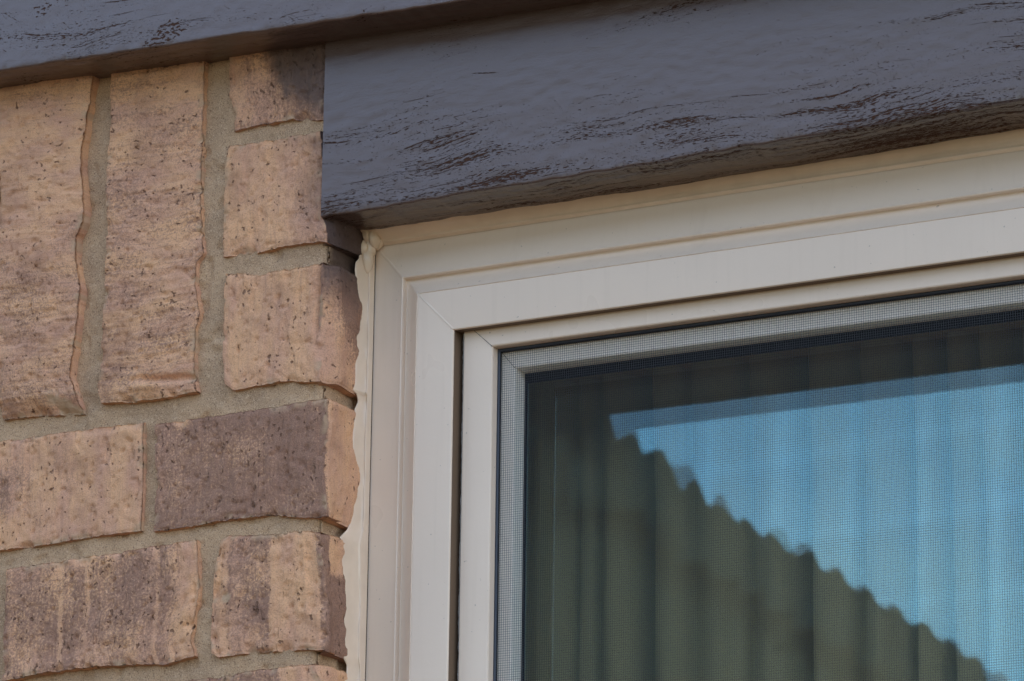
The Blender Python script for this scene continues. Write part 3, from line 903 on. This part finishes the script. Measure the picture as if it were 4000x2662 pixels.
# insulated glass: two panes; the inner one sits a hair out of parallel
gx0, gx1, gz0, gz1 = xg-.016, XR-(xg-xj0)+.016, ZB+(zh0-zg)-.016, zg+.016
def pane(Y, th, rx, rz, MG=MG):
    cx, cz = (gx0+gx1)/2, (gz0+gz1)/2
    V, F = box_vf(gx0-cx, gx1-cx, 0, th, gz0-cz, gz1-cz)
    o = mesh_obj('glass_pane', V, F, MG, win)
    o.location = (cx-WL[0], Y-WL[1], cz-WL[2])
    o.rotation_euler = (rx, 0, rz)
    return o
pane(YG, .003, 0, 0)
pane(YG+.014, .003, R(-.125), R(-.19), MG2)

# insect mesh: woven wires as real geometry in one part
def insect_mesh():
    px_, pz_ = .00128, .00128
    x0, x1 = xp1-.0006, XR-(xp1-xj0)+.0006
    z1, z0 = zp1+.0006, ZB+(zh0-zp1)-.0006
    rw = .000098
    V = []; F = []
    def wire(a, b, ax):
        o = len(V)
        for p in (a, b):
            for k in range(4):
                an = math.pi/4+k*math.pi/2
                c, s_ = rw*math.cos(an), rw*math.sin(an)
                V.append((p[0]+c, p[1]+s_, p[2]) if ax == 'z' else (p[0], p[1]+s_, p[2]+c))
        for k in range(4):
            F.append((o+k, o+(k+1) % 4, o+4+(k+1) % 4, o+4+k))
    n = int((x1-x0)/px_)
    for i in range(n):
        x = x0+.0008+i*px_
        wire((x, YSF, z0), (x, YSF, z1), 'z')
    n = int((z1-z0)/pz_)
    for i in range(n):
        z = z1-.0008-i*pz_
        wire((x0, YSF+.0001, z), (x1, YSF+.0001, z), 'x')
    o = mesh_obj('insect_mesh', np.array(V)-WL, F, MWIRE, win, smooth=True)
    o['kind'] = 'stuff'
    return o
insect_mesh()

# ------------------------------------------------------------------ sealant bead around the frame
def sealant():
    V = []; F = []
    # side bead
    edge = [(1410, 940), (1402, 965), (1406, 1008), (1392, 1026), (1389, 1055), (1398, 1133), (1396, 1200), (1393, 1275), (1391, 1400), (1391, 1471), (1390, 1500), (1376, 1523), (1396, 1540), (1402, 1570), (1388, 1600), (1380, 1712), (1378, 1846), (1376, 2010), (1374, 2035), (1358, 2070), (1328, 2100), (1331, 2160), (1344, 2296), (1346, 2386), (1338, 2475), (1340, 2564), (1356, 2600), (1356, 2623), (1344, 2660), (1340, 2720), (1346, 2900), (1340, 3100), (1352, 3400), (1345, 3900)]
    xr_ = XC+.0008
    ys, zs_ = [], []
    for px, py in edge:
        y, z = UX(px, py, xr_)
        ys.append(y); zs_.append(z)
    zs_ = np.array(zs_)[::-1]; ys = np.array(ys)[::-1]
    n = 620; m = 26
    zz = np.linspace(lintel_z(xj0)-.0008, ZB+.1, n)
    yl = np.interp(zz, zs_, ys)
    t = np.linspace(0, 1, m)
    tgtx = xj0+.0004
    rows = []
    for i in range(n):
        z = zz[i]
        x0_, y0_ = xr_-.0006, yl[i]
        x1_, y1_ = tgtx, Y1-.0008
        x = x0_+(x1_-x0_)*t; y = y0_+(y1_-y0_)*t
        wob = (fbm(z*40, 1.3, 3, 3)-.5)
        # two ridges and a tooled hollow
        r1 = .0016*np.exp(-((t-.16-.08*wob)/.13)**2)
        r2 = .0017*np.exp(-((t-.80)/.085)**2)
        hol = .0008*np.exp(-((t-.5)/.2)**2)
        n1 = (fbm(z*70+t*2, t*3, 4, 3)-.5)*.0014*np.sin(np.pi*t)**.5
        y = y-r1-r2+hol+n1
        y = np.where(t < .02, y+.0012, y)
        rows.append(np.stack([x, y, np.full(m, z)], 1))
    V.append(np.vstack(rows)); F.append(grid_faces(n, m)); off = n*m
    # head bead
    n = 700
    xs = np.linspace(xj0-.004, XR+.002, n)
    ytop = np.array([.0])
    # depth at which the bead meets the underside of the lintel
    def depth_at(px, py):
        d = FWD+RT*((px-W0/2)/F0)+UP*(-(py-H0/2)/F0)
        best = None
        for _ in range(3):
            pass
        # intersect with plane z = lintel_z(x)
        a = d[2]-sl_*d[0]; b = lz0+sl_*(CAM[0]-lx0)-CAM[2]
        p = CAM+d*(b/a)
        return p[0], p[1]
    q = [depth_at(*e) for e in ((1440, 897), (1497, 889), (2000, 817), (2600, 729), (3300, 618), (4000, 505))]
    qx = [a[0] for a in q]; qy = [a[1] for a in q]
    print('bead depth', np.round(qy, 4), 'heights', round(lintel_z(xj0)-zh0, 4))
    rows = []
    t = np.linspace(0, 1, m)
    for x in xs:
        y0_ = float(np.interp(x, qx, qy)); y0_ = min(max(y0_, .026), .050)
        z0_ = lintel_z(x)+.0004
        y1_, z1_ = Y1-.0002, zh0-.0003
        z = z0_+(z1_-z0_)*t; y = y0_+(y1_-y0_)*t
        y = y-.0009*np.exp(-((t-.83)/.09)**2)+.0006*np.exp(-((t-.45)/.2)**2)+(fbm(x*30+0*t, t*2.5, 14, 3)-.5)*.0010*np.sin(np.pi*t)
        rows.append(np.stack([np.full(m, x), y, z], 1))
    V.append(np.vstack(rows)); F.append(grid_faces(n, m, off)[:, ::-1]); off += n*m
    # lumps squeezed out at the corner
    def lump(c, r, seed):
        nonlocal off
        nu_, nv_ = 28, 18
        a, b = np.meshgrid(np.linspace(0, 2*math.pi, nu_), np.linspace(0, math.pi, nv_))
        X = np.sin(b)*np.cos(a); Yy = np.sin(b)*np.sin(a); Zz = np.cos(b)
        k = 1+.28*(fbm(X*1.4+5, Zz*1.4+Yy+seed, seed, 3)-.5)*2
        P = np.stack([c[0]+X*r[0]*k, c[1]+Yy*r[1]*k, c[2]+Zz*r[2]*k], -1).reshape(-1, 3)
        V.append(P); F.append(grid_faces(nv_, nu_, off)); off += nu_*nv_
    for (px, py, Y, r, sd_) in ((1464, 930, .0345, (.0036, .0050, .0056), 1), (1436, 918, .0325, (.0024, .0034, .0044), 2), (1424, 970, .0325, (.0028, .0032, .0048), 3),
                                (1436, 1005, .0345, (.0034, .0034, .0085), 4), (1402, 1062, .0320, (.0017, .0020, .0065), 5), (1474, 940, .0372, (.0040, .0026, .0052), 6), (1378, 1526, .0285, (.0012, .0016, .0012), 7),
                                (1446, 968, .0350, (.0036, .0036, .0060), 8)):
        x, z = U(px, py, Y)
        lump((x, Y, z), r, sd_)
    o = mesh_obj('sealant_bead', np.vstack(V), np.vstack(F), MC, smooth=True)
    tag(o, 'glossy cream sealant squeezed in an uneven bead between bricks, lintel and window casing', 'sealant')
    return o
sealant()

# ------------------------------------------------------------------ curtain and room behind the glass
def curtain():
    YC = .150
    folds = [(1090*1.0, .5)]
    px = [2010, 2235, 2330, 2494, 2680, 2900, 3110, 3340, 3530, 3660, 3810, 3960, 4150, 4380, 4800]
    dep = [.02, .010, .012, .034, .007, .009, .038, .010, .022, .028, .012, .026, .016, .03, .02]
    xv = [U(p, 1900, YC)[0] for p in px]
    xv = [xv[0]-.12, xv[0]-.05]+xv; dep = [.02, .02]+dep
    while xv[-1] < XR+.1:
        xv.append(xv[-1]+.05); dep.append(.02)
    zs = np.linspace(1.05, zg+.012+.03, 130)
    xs = np.arange(xv[0], xv[-1], .0012)
    X, Z = np.meshgrid(xs, zs)
    tz = (zs[-1]-Z)
    Xw = X+(fbm(Z*3, X*0+1, 4, 2)-.5)*.010*np.clip(tz/.1, 0, 1)
    Y = np.full(X.shape, YC)
    for i in range(len(xv)-1):
        m = (Xw >= xv[i]) & (Xw < xv[i+1])
        t = (Xw-xv[i])/(xv[i+1]-xv[i])
        wd = xv[i+1]-xv[i]
        amp = min(.016, wd*.34)
        b = amp*np.sqrt(np.clip(np.sin(np.pi*np.clip(t, 0, 1)), 0, 1))
        Y = np.where(m, YC-b*(1-.25*np.clip(tz/.2, 0, 1)), Y)
    for xx, d in zip(xv, dep):
        Y = Y+d*np.exp(-((Xw-xx)/.0022)**2)*.6+d*.5*np.exp(-((Xw-xx)/.009)**2)
    Y = Y+(fbm(X*38, Z*2.2, 6, 3)-.5)*.020*(.4+.6*np.clip(tz/.15, 0, 1))
    V = np.stack([X, Y, Z], -1).reshape(-1, 3)
    o = mesh_obj('curtain', V, grid_faces(len(zs), len(xs)), MCU, smooth=True)
    tag(o, 'olive grey gathered curtain hanging in soft vertical folds behind the glass', 'curtain')
curtain()
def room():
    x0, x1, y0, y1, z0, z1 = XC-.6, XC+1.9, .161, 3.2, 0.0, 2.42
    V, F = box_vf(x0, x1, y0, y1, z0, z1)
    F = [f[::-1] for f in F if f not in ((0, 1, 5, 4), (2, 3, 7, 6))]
    for a in ((x0, x0+.5, 0, z1), (x1-.5, x1, 0, z1), (x0+.5, x1-.5, 2.1, z1), (x0+.5, x1-.5, 0, .4)):  # opening added in the unseen back wall to backlight the curtain
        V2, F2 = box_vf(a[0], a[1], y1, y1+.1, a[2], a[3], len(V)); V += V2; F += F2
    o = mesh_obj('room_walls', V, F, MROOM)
    o['kind'] = 'structure'
room()

# ------------------------------------------------------------------ added beam in front of the wall for the dark edge mirrored in glass
YM = 2*YG
YE = -1.7
ex0, ez0 = U(2378, 1619, YM-YE); ex1, ez1 = U(4000, 1426, YM-YE)
print('beam', ez0, ez1, 'XC', XC, 'lintel top', tz0, 'frieze', fz0, fz1)
ze = (ez0+ez1)/2
beam = empty('patio_beam', (0, YE, 0))
tag(beam, 'added brown beam on posts, out of view, put in to be mirrored as the straight dark edge along the glass top', 'beam')
def ebox(name, x0, x1, y0, y1, z0, z1, mat=MSOF, parent=beam, off=(0, YE, 0)):
    V, F = box_vf(x0, x1, y0, y1, z0, z1)
    return mesh_obj(name, np.array(V)-np.array(off), F, mat, parent)
ebox('crossbeam', -4.6, 1.6, YE, YE+.09, ze, ze+.17)
ebox('post', -4.55, -4.46, YE+.002, YE+.088, 0, ze-.001)
ebox('post', 1.46, 1.55, YE+.002, YE+.088, 0, ze-.001)

# ------------------------------------------------------------------ neighbour's house, also only seen in the glass
YN = -24.0
sil = [(2120, 1380), (2290, 1490), (2370, 1560), (2378, 1619), (2400, 1709), (2414, 1723), (2472, 1709), (2513, 1781), (2571, 1777), (2599, 1790), (2644, 1889), (2662, 1925), (2707, 1885), (2743, 1943), (2770, 1997), (2806, 1980), (2860, 2042), (2914, 2038), (2977, 2114), (3004, 2083), (3058, 2087), (3085, 2150), (3107, 2186), (3166, 2164), (3207, 2249), (3274, 2240), (3328, 2321), (3391, 2312), (3436, 2393), (3508, 2384), (3544, 2447), (3616, 2447), (3661, 2519), (3715, 2519), (3751, 2582), (3814, 2578), (3850, 2660)]
NA = R(29)                            # the gable faces the window squarely, turned from the wall
n_ = np.array([math.sin(NA), math.cos(NA)]); e_ = np.array([math.cos(NA), -math.sin(NA)])
def to_gable(px, py):
    """mirrored sight line to the upright plane of the gable; returns distance along the gable and height"""
    d = FWD+RT*((px-W0/2)/F0)+UP*(-(py-H0/2)/F0)
    c = np.array([CAM[0], YM-CAM[1], CAM[2]]); m = np.array([d[0], -d[1], d[2]])
    o = np.array([NB0[0], NB0[1]])
    t = ((o-c[:2])@n_)/(m[:2]@n_)
    p = c+m*t
    return (p[:2]-o)@e_, p[2]
mx, mz = U(2378, 1619, YM-YN)
NB0 = (mx, YN)
S = np.array([to_gable(*p) for p in sil])
sa_ = np.polyfit(S[3:, 0], S[3:, 1], 1)
S[4:, 1] += .35*(S[4:, 1]-np.convolve(np.pad(S[:, 1], 3, mode='edge'), np.ones(7)/7, 'valid')[4:])
def chaikin(P):
    o_ = [P[0]]
    for a_, b_ in zip(P[:-1], P[1:]):
        o_ += [a_*.75+b_*.25, a_*.25+b_*.75]
    return np.array(o_+[P[-1]])
vx_ = S[[5, 7, 11, 14, 16, 18, 22, 24, 26, 28, 30, 32, 34, 36]]
slope, zc_ = np.polyfit(vx_[:, 0], vx_[:, 1], 1)
x_a, x_b = S[3][0], S[-1][0]; z_a, z_b = slope*x_a+zc_, slope*x_b+zc_
nb = empty('neighbour_house', (NB0[0], NB0[1], 0))
nb.rotation_euler = (0, 0, -NA)
tag(nb, 'neighbouring house with stepped tile gable roof, showing only as a dark reflection in the window', 'house')
MTILE = mat_plain('dark_roof_tile', (.03, .026, .02), .8, .3, bump=(8, .01, .7))
MNW = mat_plain('neighbour_brick', (.035, .03, .022), .9, .2, bump=(6, .01, .7))
xap = x_a-2.2; zap = z_a+slope*(-2.2)
xen = x_b+2.0; zen = z_b+slope*2.0
xls = xap-(xen-xap); 
Vn = []; Fn = []
poly = [(xls+.4, 0), (xen-.4, 0), (xen-.4, zen+.1), (xap, zap-.35), (xls+.4, zen+.1)]
for y in (0, -8):
    for x, z in poly: Vn.append((x-x_a, y, z))
Fn = [(0, 1, 2, 3, 4), (9, 8, 7, 6, 5)]+[(i, 5+i, 5+(i+1) % 5, (i+1) % 5) for i in range(5)]
mesh_obj('house_wall', Vn, Fn, MNW, nb)
def slab(xa, za, xb, zb):
    th = .28
    V = [(xa-x_a, .05, za-.22), (xb-x_a, .05, zb-.22), (xb-x_a, .05, zb-.22-th), (xa-x_a, .05, za-.22-th)]
    V += [(p[0], -8.4, p[2]) for p in V]
    F = [(0, 1, 2, 3), (7, 6, 5, 4), (0, 4, 5, 1), (1, 5, 6, 2), (2, 6, 7, 3), (3, 7, 4, 0)]
    return mesh_obj('roof', V, F, MTILE, nb)
slab(xap, zap, xen, zen); slab(xap, zap, xls, zen)
# rake tiles: rounded end tiles stepping down the gable edge
ang = math.atan(slope)
step = .27
tv = []
hump = [(.125, -.30), (.135, -.10), (.128, .0), (.108, .06), (.07, .085), (0, .092), (-.06, .088), (-.11, .075), (-.14, .05), (-.14, -.30)]
n = len(hump)-3
for y in (.12, -.14):
    for hx, hz_ in hump: tv.append((hx, y, hz_))
m_ = n+3
tf = [tuple(range(m_)), tuple(range(2*m_-1, m_-1, -1))]+[(i, m_+i, m_+(i+1) % m_, (i+1) % m_) for i in range(m_)]
tf = [f[::-1] for f in tf]
tiles = []
step = .285
length = math.hypot(xen-xap, zen-zap)
proto = None
i = 0; s_ = 0.1
vall = [5, 7, 11, 14, 16, 18, 22, 24, 26, 28, 30, 32, 34, 36]
vall_ = [2, 4, 8, 11, 13, 15, 19, 21, 23, 25, 27, 29, 31, 33]
SM = chaikin(S)
vall = [int(np.argmin(np.hypot(*(SM-S[v_]).T))) for v_ in vall]
prev_ = 0
for vi in vall:
    seg = SM[prev_:vi+1]
    pts_ = [(a_-x_a, b_) for a_, b_ in seg]
    lo = min(seg[0][1], seg[-1][1])-.45
    pts_ = pts_+[(pts_[-1][0], lo), (pts_[0][0], lo)]
    m2 = len(pts_)
    tv2 = [(a_, .12, b_) for a_, b_ in pts_]+[(a_, -.14, b_) for a_, b_ in pts_]
    tf2 = [tuple(range(m2))[::-1], tuple(range(m2, 2*m2))]+[(q_, (q_+1) % m2, m2+(q_+1) % m2, m2+q_) for q_ in range(m2)]
    mesh_obj('roof_tile', tv2, tf2, MTILE, nb)
    prev_ = vi
rr_ = random.Random(8)
while s_ < length:
    if x_a-.1 < xap+math.cos(ang)*s_ < x_b+.1:
        s_ += step; continue
    x = xap+math.cos(ang)*s_-x_a; z = zap+math.sin(ang)*s_-.03
    if proto is None:
        proto = mesh_obj('roof_tile', tv, tf, MTILE, nb); o = proto
    else:
        o = proto.copy(); link(o); o.parent = nb
    o.location = (x, 0, z+rr_.uniform(-.02, .03))
    o.rotation_euler = (0, rr_.uniform(-.12, .12), 0)
    k = rr_.uniform(.9, 1.05); o.scale = (k, 1, rr_.uniform(.85, 1.25))
    s_ += step*rr_.uniform(.9, 1.12)

# ------------------------------------------------------------------ ground
def mat_grass():
    k = NT('mown_grass')
    co = k.n('ShaderNodeTexCoord').outputs['Object']
    n = k.noise(co, .8, 4, .6); n2 = k.noise(co, 30, 3, .6)
    c = k.mix(k.rng(n, .3, .7), (.030, .040, .016), (.05, .055, .026))
    c = k.mix(k.math('MULTIPLY', n2, .5), c, (.04, .05, .02))
    k.bsdf(Base_Color=c, Roughness=.95, Specular_IOR_Level=.1, Normal=k.bump(n2, .03, .8))
    return k.m
g = box('ground', -600, 600, -900, 900, -.5, 0, mat_grass())
g['kind'] = 'structure'
pt = box('patio', -9, 9, -7.5, .02, -.05, .02, mat_plain('warm_bounce_tan', (.07, .045, .027), .9, .2, bump=(12, .002, .85)))  # unseen slab added to bounce warm sunlight up at the wall
pt['kind'] = 'structure'
